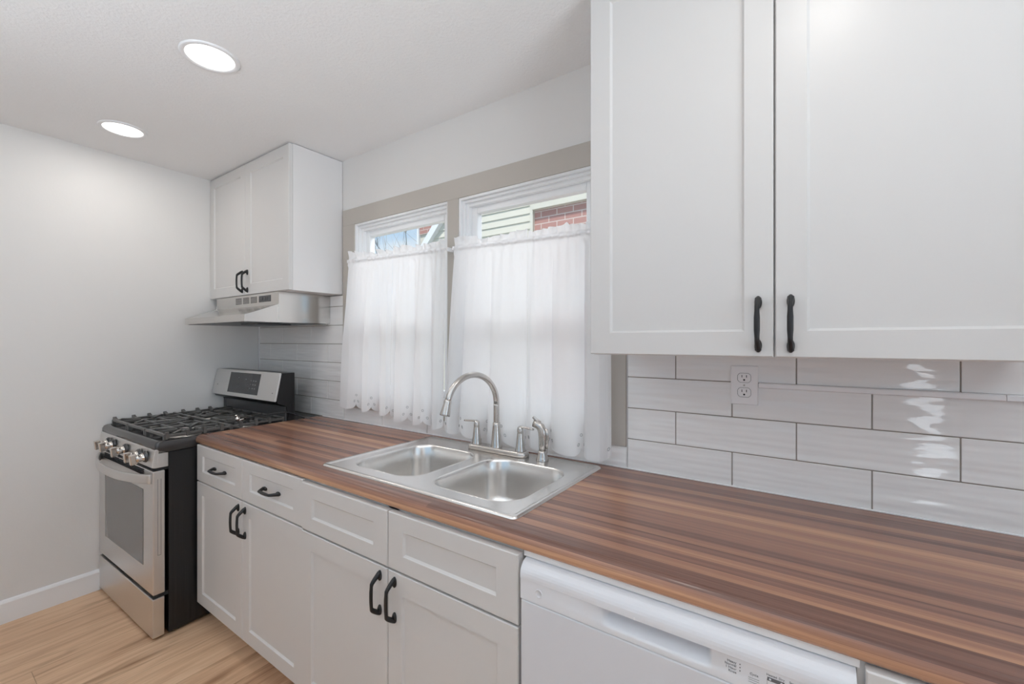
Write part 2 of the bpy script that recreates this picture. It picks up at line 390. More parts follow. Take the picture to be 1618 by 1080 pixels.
# baseboard along the left wall
bb = MB(); ya, yb = -0.80, FY
pr = [(0, 0), (0.014, 0), (0.014, 0.095), (0.009, 0.105), (0.004, 0.109), (0, 0.109)]
rows_ = []
for y in (ya, yb):
    rows_.append([bb.bm.verts.new((lw(y) + p[0], y, p[1])) for p in pr])
for i in range(len(pr)):
    j = (i + 1) % len(pr); bb.bm.faces.new((rows_[0][i], rows_[0][j], rows_[1][j], rows_[1][i]))
bb.bm.faces.new(rows_[0]); bb.bm.faces.new(rows_[1][::-1])
struct(bb.build('baseboard_left', M['trim']))

# greige casing round both sink windows
CX0, CX1, CZ0, CZ1 = 0.960, 2.6155, 0.968, 2.0756
IX0, IX1, IZ1 = 1.066, 2.508, 1.985
c = MB()
c.box(CX0, CX1, -0.018, 0.0, IZ1, CZ1, 0.0015).box(CX0, IX0, -0.018, 0.0, CZ0, IZ1, 0.0015).box(IX1, CX1, -0.018, 0.0, CZ0, IZ1, 0.0015)
c.box(1.766, 1.834, -0.018, 0.0, CZ0 + .10, IZ1, 0.0015).box(IX0, IX1, -0.018, 0.0, CZ0, CZ0 + 0.09, 0.0015)
struct(c.build('trim_1', M['greige']))

# two sink windows: stepped white frame, sash and glass
def nested(mb, x0, x1, z0, z1, w_, y0, y1, bev=0.002):
    mb.box(x0, x0 + w_, y0, y1, z0, z1, bev).box(x1 - w_, x1, y0, y1, z0, z1, bev)
    mb.box(x0 + w_, x1 - w_, y0, y1, z1 - w_, z1, bev).box(x0 + w_, x1 - w_, y0, y1, z0, z0 + w_, bev)
def sink_window(name, x0, x1):
    z0, z1 = 1.03, 1.984
    f = MB()
    nested(f, x0 - .004, x1 + .004, z0 - .004, z1 + .004, 0.014, -0.013, 0.035)
    nested(f, x0 + .010, x1 - .010, z0 + .010, z1 - .010, 0.012, 0.000, 0.050)
    nested(f, x0 + .019, x1 - .019, z0 + .019, z1 - .019, 0.018, 0.014, 0.075)
    fo = struct(f.build(name, M['vinyl']))
    s = MB()
    nested(s, x0 + .036, x1 - .036, z0 + .036, z1 - .034, 0.032, 0.034, 0.070, 0.004)
    s.box(x0 + .036, x1 - .036, 0.036, 0.072, 1.475, 1.525, 0.004)
    so = s.build('sash', M['vinyl'], fo)
    MB().box(x0 + .066, x1 - .066, 0.052, 0.056, z0 + .066, z1 - .064).build('glass_pane', M['glass'], so)
sink_window('window_1', 1.066, 1.766)
sink_window('window_2', 1.834, 2.508)

# ------------------------------------------------------------ tile backsplash
TX = thing('tile_backsplash', 'glossy white rippled subway tile backsplash on the wall above the countertop', 'backsplash', (1.8, 0, 0.89))
o_ = (1.8, 0, 0.89)
TP, TH, TZ = 0.3333, 0.10833, 0.8875
tl_ = MB(); grout_w = 0.0015
def tile_rows(xa, xb, za, zb, phases):
    k = 0
    while TZ + k * TH < zb - 0.004:
        z0, z1 = max(TZ + k * TH, za), min(TZ + (k + 1) * TH, zb)
        ph = phases[k % 2]
        j = math.floor((xa - ph) / TP)
        while ph + j * TP < xb - 1e-4:
            x0, x1 = max(ph + j * TP, xa), min(ph + (j + 1) * TP, xb)
            if x1 - x0 > 0.004 and z1 - z0 > 0.004:
                tl_.box(x0 + grout_w, x1 - grout_w, -0.010 - rnd.uniform(0, .0004), -0.002, z0 + grout_w, z1 - grout_w, 0.0016, 2)
            j += 1
        k += 1
tile_rows(-0.018, CX0 - .001, 0.8905, 1.600, (0.626, 0.799))
tile_rows(CX0 - .001, CX1 + .001, 0.8905, CZ0 - .001, (0.626, 0.799))
tile_rows(CX1 + .0025, 4.3, 0.8905, 1.302, (2.616, 2.782))
tl_.build('tiles', M['tile'], TX, o_)
g = MB(); g.box(-0.03, CX0 - .0005, -0.0082, -.0005, 0.885, 1.600).box(CX0 - .0005, CX1 + .0005, -0.0082, -.0005, 0.885, CZ0 - .0005).box(CX1 + .0005, 4.3, -0.0082, -.0005, 0.885, 1.302)
g.build('grout', M['grout'], TX, o_)
g = MB(); g.box(-0.034, -0.019, -0.013, -0.001, 0.8905, 1.600, 0.003)
MB().box(2.6165, 2.6185, -0.0115, -0.001, 0.885, 1.302).build('edge_trim', M['trim'], TX, o_)
g.build('edge_trim', M['trim'], TX, o_)
g = MB(); g.box(0.75, 4.3, -0.0135, -0.004, 0.8895, 0.8935, 0.0015)
g.build('caulk_bead', M['trim'], TX, o_)

# ------------------------------------------------------------ cabinets
def shaker(x0, x1, z0, z1, yf, rail=0.0595, th=0.02, rec=0.0065, ch=0.0055, railz=None):
    """shaker front facing -y: outer frame, sloped inner bead and recessed panel, one mesh"""
    mb = MB(); rz_ = railz or rail; e = 0.0022
    def ring(i, y): return [(x0 + i, y, z0 + i), (x1 - i, y, z0 + i), (x1 - i, y, z1 - i), (x0 + i, y, z1 - i)]
    def rin(dx, dz, y): return [(x0 + dx, y, z0 + dz), (x1 - dx, y, z0 + dz), (x1 - dx, y, z1 - dz), (x0 + dx, y, z1 - dz)]
    loops = [ring(0, yf + th), ring(0, yf + e), ring(e, yf), rin(rail, rz_, yf), rin(rail + 0.0012, rz_ + 0.0012, yf + 0.002),
             rin(rail + ch, rz_ + ch, yf + rec), ]
    vs = [[mb.bm.verts.new(p) for p in lp] for lp in loops]
    for a, b in zip(vs, vs[1:]):
        for i in range(4):
            j = (i + 1) % 4; mb.bm.faces.new((a[i], a[j], b[j], b[i]))
    mb.bm.faces.new(vs[-1]); mb.bm.faces.new(vs[0][::-1])
    return mb
def pull(cx, cz, yf, vertical=True, L=0.121):
    """black arched pull with flared feet standing on the plane y = yf"""
    mb = MB(); hl = L / 2
    side = [(-1.0, .003), (-.95, .0060), (-.86, .0125), (-.76, .0200), (-.67, .0265), (-.60, .0298), (-.50, .0312), (-.25, .0322), (0, .0325)]
    prof = side + [(-a, d) for a, d in side[-2::-1]]
    pts = []
    for a, d in prof:
        pts.append((cx, yf - d, cz + a * hl) if vertical else (cx + a * hl, yf - d, cz))
    ks = [abs(p[0]) for p in prof]
    def sec(t):
        k = abs(2 * t - 1)
        i = min(int(round(t * (len(prof) - 1))), len(prof) - 1); k = ks[i]
        wdt = 0.0062 if k < .35 else (0.0052 if k < .6 else 0.0052 + (k - .6) * 0.0045)
        thk = 0.0046 if k < .6 else 0.0046 + (.5 - abs(k - .8)) * 0.005 * (1 if k < .97 else .3)
        return (wdt, thk)
    up = Vector((0, -1, 0))
    mb.sweep(pts, sec, up=up, nseg=12)
    for sgn in (-1, 1):                      # oval feet
        c = cz + sgn * hl * .84 if vertical else cx + sgn * hl * .84
        N = 20; ring0, ring1, ring2 = [], [], []
        for i in range(N):
            a = 2 * PI * i / N; u, v_ = .0078 * math.cos(a), .0155 * math.sin(a)
            for rr, dep, k in ((ring0, 0.0, 1), (ring1, .0035, 1), (ring2, .0075, .62)):
                q = (cx + u * k, yf - dep, c + v_ * k) if vertical else (c + v_ * k, yf - dep, cz + u * k)
                rr.append(mb.bm.verts.new(q))
        for a, b in ((ring0, ring1), (ring1, ring2)):
            for i in range(N):
                f = mb.bm.faces.new((a[i], a[(i + 1) % N], b[(i + 1) % N], b[i])); f.smooth = True
        mb.bm.faces.new(ring2); mb.bm.faces.new(ring0[::-1])
    return mb

def add_front(parent, org, kind, x0, x1, z0, z1, yf, pull_at=None, vertical=True, rail=0.0595, railz=None):
    ob = shaker(x0, x1, z0, z1, yf, rail, railz=railz).build(kind, M['cabinet'], parent, org)
    if pull_at:
        pull(pull_at[0], pull_at[1], yf + (0.0 if vertical else 0.0065), vertical).build('pull_handle', M['black'], ob, org, label='black arched pull handle')
    return ob

# wall cabinet over the range hood
yH, HB = -0.3123, 1.603
org = (0.46, -0.15, HB)
hc = thing('wall_cabinet', 'white two-door wall cabinet over the stainless range hood in the corner', 'cabinet', org)
MB().box(-0.022, 0.934, yH + .021, -0.002, HB, 2.3655, 0.0015).build('carcass', M['carcass'], hc, org)
add_front(hc, org, 'door', -0.024, 0.4525, HB + .001, 2.3615, yH, (0.4225, 1.682), rail=.06)
add_front(hc, org, 'door', 0.4555, 0.933, HB + .001, 2.3615, yH, (0.4855, 1.682), rail=.06)
# wall cabinet beside the window
yU, UB = -0.325, 1.300
org = (3.08, -0.15, UB)
uc = thing('wall_cabinet', 'large white two-door wall cabinet beside the curtained window above the outlet', 'cabinet', org)
MB().box(2.6225, 3.5405, yU + .021, -0.002, UB - .001, 2.3655, 0.0015).build('carcass', M['carcass'], uc, org)
add_front(uc, org, 'door', 2.6205, 3.0785, UB + .001, 2.3615, yU, (3.048, 1.378), rail=.06)
add_front(uc, org, 'door', 3.0825, 3.5405, UB + .001, 2.3615, yU, (3.1125, 1.378), rail=.06)

# base cabinets
yD = -0.6618
def carcass(mb, x0, x1, ya, zt=0.8505):
    mb.box(x0, x1, ya + .022, -0.02, 0.104, zt, 0.001)          # box
    mb.box(x0, x1, ya + .095, ya + .11, 0.0, 0.104)             # toe board
    mb.box(x0, x0 + .018, ya + .11, -.02, 0.0, 0.104)
org = (1.217, -0.35, 0)
b1 = thing('base_cabinet', 'white base cabinet with two drawers over two doors, next to the gas range', 'cabinet', org)
mb = MB(); carcass(mb, 0.7596, 1.674, yD); mb.build('carcass', M['cabinet'], b1, org)
zg0, zg1 = 0.6755, 0.6815
add_front(b1, org, 'drawer', 0.7606, 1.2155, zg1, 0.8495, yD + .004, (0.992, 0.762), False, rail=.062, railz=.047)
add_front(b1, org, 'drawer', 1.2185, 1.6735, zg1, 0.8495, yD + .004, (1.447, 0.762), False, rail=.062, railz=.047)
add_front(b1, org, 'door', 0.7606, 1.2155, 0.1045, zg0, yD + .004, (1.187, 0.594), rail=.057)
add_front(b1, org, 'door', 1.2185, 1.6735, 0.1045, zg0, yD + .004, (1.2465, 0.594), rail=.057)
org = (2.137, -0.35, 0)
b2 = thing('base_cabinet', 'white sink base cabinet with two plain false drawer fronts over two doors', 'cabinet', org)
mb = MB()
for xa_, xb_ in ((1.6755, 1.6935), (2.5755, 2.5935)): mb.box(xa_, xb_, yD + .022, -.02, 0.0, .8505, .001)
mb.box(1.6935, 2.5755, yD + .022, -.02, .104, .122).box(1.6935, 2.5755, -.03, -.02, .122, .8505).box(1.6935, 2.5755, yD + .095, yD + .11, 0, .104)
mb.box(1.6935, 2.5755, yD + .022, yD + .041, .66, .70).box(1.6935, 2.5755, yD + .022, yD + .041, .80, .8505).box(2.115, 2.160, yD + .022, yD + .041, .122, .8505)
mb.build('carcass', M['cabinet'], b2, org)
add_front(b2, org, 'false_front', 1.6785, 2.1355, zg1, 0.8445, yD - .002, rail=.063, railz=.047)
add_front(b2, org, 'false_front', 2.1385, 2.5945, zg1, 0.8445, yD - .002, rail=.063, railz=.047)
add_front(b2, org, 'door', 1.6785, 2.1355, 0.1045, zg0, yD - .002, (2.104, 0.597), rail=.059)
add_front(b2, org, 'door', 2.1385, 2.5945, 0.1045, zg0, yD - .002, (2.169, 0.597), rail=.059)
org = (3.5, -0.35, 0)
b3 = thing('base_cabinet', 'white base cabinet, mostly out of view past the dishwasher end of the counter', 'cabinet', org)
mb = MB(); carcass(mb, 3.2085, 4.1, yD); mb.build('carcass', M['cabinet'], b3, org)
add_front(b3, org, 'drawer', 3.2185, 3.655, zg1, 0.8475, yD, (3.44, 0.762), False, rail=.062, railz=.047)
add_front(b3, org, 'drawer', 3.658, 4.095, zg1, 0.8475, yD, (3.88, 0.762), False, rail=.062, railz=.047)
add_front(b3, org, 'door', 3.2185, 3.655, 0.1045, zg0, yD, (3.62, 0.594), rail=.057)
add_front(b3, org, 'door', 3.658, 4.095, 0.1045, zg0, yD, (3.69, 0.594), rail=.057)

# ------------------------------------------------------------ countertop (rounded nose), with the sink cut-out
CT, CN = 0.890, 0.8516
SX0, SX1, SY0, SY1 = 1.694, 2.5425, -0.600, -0.050        # sink rim outline
nose = [(yy_, zz) for yy_, zz in ([(-0.655 + .010, CN)] + smooth_arc(-0.643, CN + .014, .014, -PI / 2, -PI, 5)[1:] + smooth_arc(-0.636, CT - .021, .021, PI, PI / 2, 8))]
def cprof(yback): return nose + [(yback, CT), (yback, CN)]
ct = MB()
def cslab(xa, xb, xa_back=None):
    poly = cprof(-0.0105)
    va = []
    for (y, z) in poly:
        f = (y + .657) / .6465
        x = xa if xa_back is None else xa + (xa_back - xa) * f
        va.append(ct.bm.verts.new((x, y, z)))
    vb = [ct.bm.verts.new((xb, y, z)) for (y, z) in poly]
    nn_ = len(poly)
    for i in range(nn_):
        j = (i + 1) % nn_
        f = ct.bm.faces.new((va[i], va[j], vb[j], vb[i])); f.smooth = i < nn_ - 3
    return va, vb
va, _ = cslab(0.7435, SX0 + .03, 0.7275)
ct.bm.faces.new(va)
_, vb = cslab(SX1 - .03, 4.2); ct.bm.faces.new(vb[::-1])
# front and back strips beside the sink
xa, xb = SX0 + .03, SX1 - .03
pl = nose + [(SY0 + .03, CT), (SY0 + .03, CN)]
ra = [ct.bm.verts.new((xa, y, z)) for y, z in pl]; rb = [ct.bm.verts.new((xb, y, z)) for y, z in pl]
for i in range(len(pl)):
    j = (i + 1) % len(pl); f = ct.bm.faces.new((ra[i], ra[j], rb[j], rb[i])); f.smooth = i < len(pl) - 3
ct.box(xa, xb, SY1 - .02, -0.0105, CN, CT)
bmesh.ops.remove_doubles(ct.bm, verts=ct.bm.verts[:], dist=0.0001)
org = (2.4, -0.33, CN)
co = ct.build('countertop', M['counter'], None, org)
tag(co, 'long walnut brown striped wood-look laminate countertop with a rounded front edge', 'countertop')

# ------------------------------------------------------------ double bowl sink
org = (2.118, -0.32, CT)
sk = thing('kitchen_sink', 'double-bowl stainless steel drop-in sink set in the wood countertop', 'sink', org)
def rrect(x0, x1, y0, y1, r, n=8):
    out = []
    for cx, cy, a in ((x1 - r, y1 - r, 0), (x0 + r, y1 - r, PI / 2), (x0 + r, y0 + r, PI), (x1 - r, y0 + r, 1.5 * PI)):
        out += [(cx + r * math.cos(a + PI / 2 * i / n), cy + r * math.sin(a + PI / 2 * i / n)) for i in range(n + 1)]
    return out
bowls = [(1.752, 2.092, -0.535, -0.160), (2.142, 2.486, -0.535, -0.160)]
zr = CT + 0.0030
rim = MB(); bm = rim.bm
def ring_at(pts, z): return [bm.verts.new((p[0], p[1], z)) for p in pts]
def bridge(a, b, sm=True):
    for i in range(len(a)):
        j = (i + 1) % len(a); f = bm.faces.new((a[i], a[j], b[j], b[i])); f.smooth = sm
def inset(pts, d, x0, x1, y0, y1, r): return rrect(x0 + d, x1 - d, y0 + d, y1 - d, max(r - d, .004))
o0 = ring_at(rrect(SX0, SX1, SY0, SY1, .018), CT + .0004)
o1 = ring_at(rrect(SX0 + .002, SX1 - .002, SY0 + .002, SY1 - .002, .017), CT + .0045)
o2 = ring_at(rrect(SX0 + .009, SX1 - .009, SY0 + .009, SY1 - .009, .014), CT + .0082)
o3 = ring_at(rrect(SX0 + .016, SX1 - .016, SY0 + .016, SY1 - .016, .012), CT + .0042)
o4 = ring_at(rrect(SX0 + .022, SX1 - .022, SY0 + .022, SY1 - .022, .010), zr)
bridge(o0, o1); bridge(o1, o2); bridge(o2, o3); bridge(o3, o4)
# deck with two holes: fill between the outer loop and the bowl loops
inner = []
for bx_ in bowls:
    inner.append(ring_at(rrect(*bx_, .085, 10), zr))
edges = []
for lp in [o4] + inner:
    for i in range(len(lp)):
        a, b_ = lp[i], lp[(i + 1) % len(lp)]
        e = bm.edges.get((a, b_)) or bm.edges.new((a, b_)); edges.append(e)
bmesh.ops.triangle_fill(bm, use_beauty=True, use_dissolve=True, edges=edges)
rim.build('rim', M['sink'], sk, org)
for bx_ in bowls:
    mb = MB(); bm = mb.bm
    x0, x1, y0, y1 = bx_
    lv = []
    spec = [(0, zr), (.0015, zr + .0012), (.0035, zr + .0006), (.006, zr - .004), (.0085, zr - .010), (.013, zr - .06), (.019, zr - .125), (.026, zr - .150), (.042, zr - .166), (.066, zr - .172)]
    for d, z in spec:
        lv.append(ring_at(rrect(x0 + d, x1 - d, y0 + d, y1 - d, .085 - d * .6, 10), z))
    for a, b_ in zip(lv, lv[1:]): bridge(a, b_)
    cx, cy = (x0 + x1) / 2, (y0 + y1) / 2
    nn_ = len(lv[-1]); dr = []
    for v_ in lv[-1]:
        a = math.atan2(v_.co.y - cy, v_.co.x - cx); dr.append(bm.verts.new((cx + .056 * math.cos(a), cy + .056 * math.sin(a), zr - .176)))
    bridge(lv[-1], dr)
    bo = mb.build('bowl', M['sink'], sk, org)
    d = MB(); d.lathe([(.0565, 0), (.052, .002), (.043, -.001), (.040, -.009), (.016, -.010), (.014, -.004), (.004, -.003), (0, -.003)], (cx, cy, zr - .175))
    d.build('drain', M['chrome'], bo, org)
f = MB()
f.lathe([(.0032, 0), (.0036, .0012), (0, .0022)], (2.50, -0.085, zr), seg=12)
f.build('rivet', M['sink'], sk, org)

# ------------------------------------------------------------ faucet
zs = zr + .0006
org = (2.115, -0.1, zs)
fa = thing('kitchen_faucet', 'brushed nickel gooseneck faucet with two lever handles at the back of the sink', 'faucet', org)
d = MB(); bm = d.bm
lv = []
for k, z in ((0, 0), (0, .012), (.003, .0185), (.008, .021)):
    lv.append(ring_at(rrect(1.972 + k, 2.260 - k, -.128 + k, -.072 - k, .026 - k, 8), zs + z))
for a, b_ in zip(lv, lv[1:]): bridge(a, b_)
bm.faces.new(lv[-1]); bm.faces.new(lv[0][::-1])
d.build('deck_plate', M['nickel'], fa, org)
bx0, by0 = 2.111, -0.1
dv = Vector((-.055, -.245, 0)).normalized()
sp_ = MB()
sp_.lathe([(.0235, .019), (.0235, .024), (.0215, .03), (.0152, .105), (.0148, .118), (.0125, .119)], (bx0, by0, zs))
R_ = .118; zc_ = zs + .197
pts = [(bx0, by0, zs + .105 + i * .0115) for i in range(9)]
for i in range(33):
    a = PI * (1 - i / 32 * 0.93) ; 
    off = R_ + R_ * math.cos(a); pts.append(tuple(Vector((bx0, by0, zc_ + R_ * math.sin(a))) + dv * off))
sp_.tube(pts, .0118, nseg=16, up=dv.cross(Vector((0, 0, 1))))
so = sp_.build('spout', M['nickel'], fa, org)
e_ = Vector(pts[-1]); td = (Vector(pts[-1]) - Vector(pts[-2])).normalized()
hd = MB(); hd.lathe([(.0118, -.006), (.0135, -.004), (.0138, .002), (.0142, .010), (.0188, .046), (.0188, .0505), (.0165, .052), (.0150, .047), (0, .047)], e_, td)
hd.build('spray_head', M['nickel'], so, org)
for hx, sgn in ((2.009, -1), (2.226, 1)):
    h_ = MB()
    h_.lathe([(.0205, .019), (.0205, .024), (.0185, .030), (.0122, .088), (.0118, .093), (.0125, .094)], (hx, -.1, zs))
    h_.lathe([(.0122, .0945), (.0120, .105), (.0105, .112), (.006, .116), (0, .117)], (hx, -.1, zs))
    lp = [(hx + sgn * (k), -.1 - .004 * k / .06, zs + .1055 + (.0075 if k < .02 else .0075 - .002 * (k - .02) / .04)) for k in (0.0, .008, .016, .025, .035, .045, .055, .062)]
    h_.sweep(lp, lambda t: (.0078 - .002 * t, .0052 - .0012 * t), nseg=12)
    h_.build('lever_handle', M['nickel'], fa, org)
# side sprayer
org = (2.325, -0.1, zs)
ss = thing('side_sprayer', 'brushed nickel side sprayer standing beside the faucet on the sink rim', 'sprayer', org)
b_ = MB(); b_.lathe([(.0235, 0), (.0235, .004), (.0215, .010), (.0165, .028), (.0165, .036), (.0135, .036), (0, .036)], (2.325, -.1, zs))
b_.build('base', M['nickel'], ss, org)
b_ = MB()
pp = [(2.325, -.1, zs + .030), (2.3262, -.1, zs + .06), (2.3275, -.1005, zs + .085), (2.3265, -.101, zs + .106), (2.3195, -.103, zs + .123), (2.307, -.106, zs + .132), (2.292, -.110, zs + .136)]
ws = [.0125, .0150, .0165, .0175, .0165, .0150, .0135]
b_.sweep(pp, lambda t: (ws[int(round(t * 6))], ws[int(round(t * 6))] * .92), nseg=16, up=Vector((0, 1, 0)))
so = b_.build('spray_wand', M['nickel'], ss, org)
b_ = MB()
b_.sweep([(2.318, -.104, zs + .138), (2.304, -.107, zs + .147), (2.294, -.109, zs + .156), (2.290, -.110, zs + .160)], lambda t: (.0085 * (1 - .35 * t), .0036), nseg=10, up=Vector((0, 1, 0)))
b_.sweep([(2.3405, -.1, zs + .045), (2.344, -.1, zs + .070), (2.346, -.1005, zs + .095), (2.341, -.102, zs + .118)], lambda t: (.0075, .0032), nseg=10, up=Vector((0, 1, 0)))
b_.build('trigger', M['nickel'], so, org)

# ------------------------------------------------------------ gas range (local frame: right front corner of the cooktop, slightly turned)
RA = math.radians(1.5)
gr = thing('gas_range', 'stainless steel and black gas range with five burner knobs beside the left wall', 'stove', (0.7465, -0.812, 0), RA)
RW = 0.7545
MB().box(-RW + .003, -.003, .050, .640, 0.012, 0.832, 0.003).build('side_body', M['black_side'], gr)
for fx, fy in ((-.04, .09), (-RW + .04, .09), (-.04, .6), (-RW + .04, .6)):
    MB().lathe([(.018, 0), (.018, .008), (.010, .009), (.010, .03)], (fx, fy, 0), seg=16).build('levelling_foot', M['gap'], gr)
# cooktop: raised lip and a sunken tray
b_ = MB(); bm = b_.bm
lv = [ring_at(rrect(-RW, 0, .000, .645, .012, 4), .833), ring_at(rrect(-RW, 0, .000, .645, .012, 4), .868), ring_at(rrect(-RW + .004, -.004, .006, .643, .012, 4), .881),
      ring_at(rrect(-RW + .012, -.012, .016, .636, .012, 4), .8865), ring_at(rrect(-RW + .020, -.020, .030, .630, .012, 4), .886), ring_at(rrect(-RW + .028, -.028, .040, .622, .014, 4), .874)]
for a, c_ in zip(lv, lv[1:]): bridge(a, c_)
bm.faces.new(lv[-1]); bm.faces.new(lv[0][::-1])
b_.build('cooktop', M['enamel'], gr, label='black enamel cooktop tray')
# burners
for bx_, by_, r in ((-.60, .165, .047), (-.60, .455, .036), (-.377, .31, .056), (-.155, .165, .044), (-.155, .455, .036)):
    k = MB(); k.lathe([(r * 1.65, 0), (r * 1.6, .003), (r * 1.2, .005), (r * .95, .006), (r * .92, .016), (0, .016)], (bx_, by_, .874))
    ko = k.build('burner', M['alu'], gr)
    k = MB(); k.lathe([(r * .98, .0165), (r, .019), (r * .97, .0235), (r * .5, .0255), (0, .0255)], (bx_, by_, .874))
    k.build('burner_cap', M['enamel'], ko)
# three cast iron grates
def grate(x0, x1, side):
    g_ = MB(); y0, y1 = .045, .595; zt = .912; hb = .0125; w_ = .0070
    def bar(xa, ya, xb, yb, zz=zt, hh=hb):
        p, q = Vector((xa, ya, 0)), Vector((xb, yb, 0)); L_ = (q - p).length; ang = math.atan2(q.y - p.y, q.x - p.x)
        R = Matrix.Translation(p) @ Matrix.Rotation(ang, 4, 'Z')
        g_.box(0, L_, -w_, w_, zz - hh, zz, .003, 2, R)
    cx = (x0 + x1) / 2
    bar(x0, y0, x1, y0); bar(x0, y1, x1, y1); bar(x0 + w_, y0, x0 + w_, y1, zt - .004); bar(x1 - w_, y0, x1 - w_, y1, zt - .004)
    for yy_ in (.13, .2, .275, .365, .44, .51):
        if side == 0:
            bar(x0 - .004, yy_, x0 + .075, yy_); bar(x1 + .004, yy_, x1 - .075, yy_)
        else:
            bar(x0 - .004, yy_, x0 + .06, yy_); bar(x1 + .004, yy_, x1 - .06, yy_)
    bar(x0, .320, x1, .320)
    for a in (.165, .455):
        if side == 0 : continue
        bar(cx, a + .035, cx, a + .14); bar(cx, a - .035, cx, a - .115)
        for sx in (-1, 1):
            bar(cx + sx * .105, a + .09, cx + sx * .03, a + .03); bar(cx + sx * .105, a - .09, cx + sx * .03, a - .03)
    if side == 0:
        for sx in (-1, 1):
            for sy in (-1, 1):
                bar(cx + sx * .10, .31 + sy * .19, cx + sx * .035, .31 + sy * .045)
        bar(cx, y0, cx, .23); bar(cx, y1, cx, .39)
    # raised bumps where the bars meet the outer rail
    for yy_ in (y0 + .004, .13, .2, .275, .365, .44, .51):
        for xx, dx in ((x0, 1), (x1, -1)):
            if (side == -1 and xx == x0) or (side == 1 and xx == x1):
                g_.prism([(xx - .006 * dx, zt - .020), (xx - .006 * dx, zt + .008), (xx + .004 * dx, zt + .011), (xx + .016 * dx, zt + .005), (xx + .034 * dx, zt - .001), (xx + .03 * dx, zt - .012)], 'y', yy_ - .0065, yy_ + .0065)
    for yy_ in (y0, y1, .320):
        for xx in (x0 + .008, x1 - .008):
            g_.box(xx - .008, xx + .008, yy_ - .008, yy_ + .008, .876, zt - .004, .002)
    return g_
for x0, x1, sd in ((-.736, -.502, -1), (-.496, -.258, 0), (-.252, -.018, 1)):
    grate(x0, x1, sd).build('grate', M['iron'], gr)
# control panel, knobs
cp = MB(); cp.prism([(-.002, .849), (-.0125, .7735), (.000, .770), (.048, .770), (.048, .833), (.004, .853)], 'x', -RW, 0)
bmesh.ops.bevel(cp.bm, geom=cp.bm.edges[:], offset=.002, segments=2, profile=.5, affect='EDGES')
cpo = cp.build('control_panel', M['steel'], gr)
k = MB(); k.prism([(.0095, .832), (.0035, .786), (.034, .783), (.034, .826)], 'x', -.001, .0022)
bmesh.ops.bevel(k.bm, geom=[e for e in k.bm.edges], offset=.0015, segments=1, affect='EDGES')
k.build('end_cap', M['steel'], cpo)
kd = Vector((0, -1, -.10)).normalized()
for kx in (-.590, -.512, -.338, -.157, -.083):
    c_ = Vector((kx, -.0072, .8135))
    kb = MB(); kb.lathe([(.026, 0), (.026, .006), (.022, .012), (0, .012)], c_, kd)
    kbo = kb.build('knob', M['enamel'], gr)
    kk = MB(); kk.lathe([(.0185, .011), (.0185, .013), (.0172, .015), (.0172, .030), (.0185, .0315), (.0185, .034), (.0165, .036), (.0165, .040), (0, .040)], c_, kd)
    R = Matrix.Translation(c_) @ kd.to_track_quat('Z', 'Y').to_matrix().to_4x4()
    kk.box(-.0105, .0105, -.0225, .0225, .036, .060, .003, 2, R)
    kk.build('knob_grip', M['chrome'], kbo, label='polished metal knob grip')
# dark vent slots behind the handle
v_ = MB(); v_.box(-RW + .012, -.012, .004, .05, .7555, .772)
for i in range(4): v_.box(-.66, -.105, -.0125 + .0005 * i, .0, .7265 + i * .0072, .7305 + i * .0072)
v_.build('vent_slots', M['gap'], gr)
# oven door
d = MB(); bm = d.bm
d.box(-RW, 0, -.0085, .036, .204, .7555, .004, 3)
do = d.build('oven_door', M['steel'], gr)
g_ = MB(); g_.box(-.655, -.115, -.0105, -.004, .312, .660, .002); g_.build('oven_window', M['oven_glass'], do, label='dark grey glass oven window')
g_ = MB()
for zz in ((.38, .72),): g_.box(-.0005, .0012, .008, .0095, zz[0], zz[1]).box(-.0005, .0012, .020, .0215, zz[0], zz[1]).box(-.0005, .0012, .008, .0215, zz[0] - .0015, zz[0])
g_.build('edge_groove', M['mark'], do)
hp = []
for i in range(41):
    t_ = i / 40; x = -RW + .018 + t_ * (RW - .030); s_ = 2 * t_ - 1
    hp.append((x, -.010 - .062 * (1 - abs(s_) ** 2.4), .722 - .004 * (1 - s_ * s_)))
hb_ = MB(); hb_.sweep(hp, lambda t: (.006, .0205), up=Vector((0, 0, 1)), nseg=32, power=.35); hb_.build('door_handle', M['steel'], do, label='bowed stainless oven door handle')
d = MB(); d.box(-RW, 0, -.010, .034, .0135, .1865, .003, 2); d.build('storage_drawer', M['steel'], gr)
d = MB(); d.box(-RW + .006, -.006, .006, .05, .187, .2035); d.build('drawer_gap', M['gap'], gr)
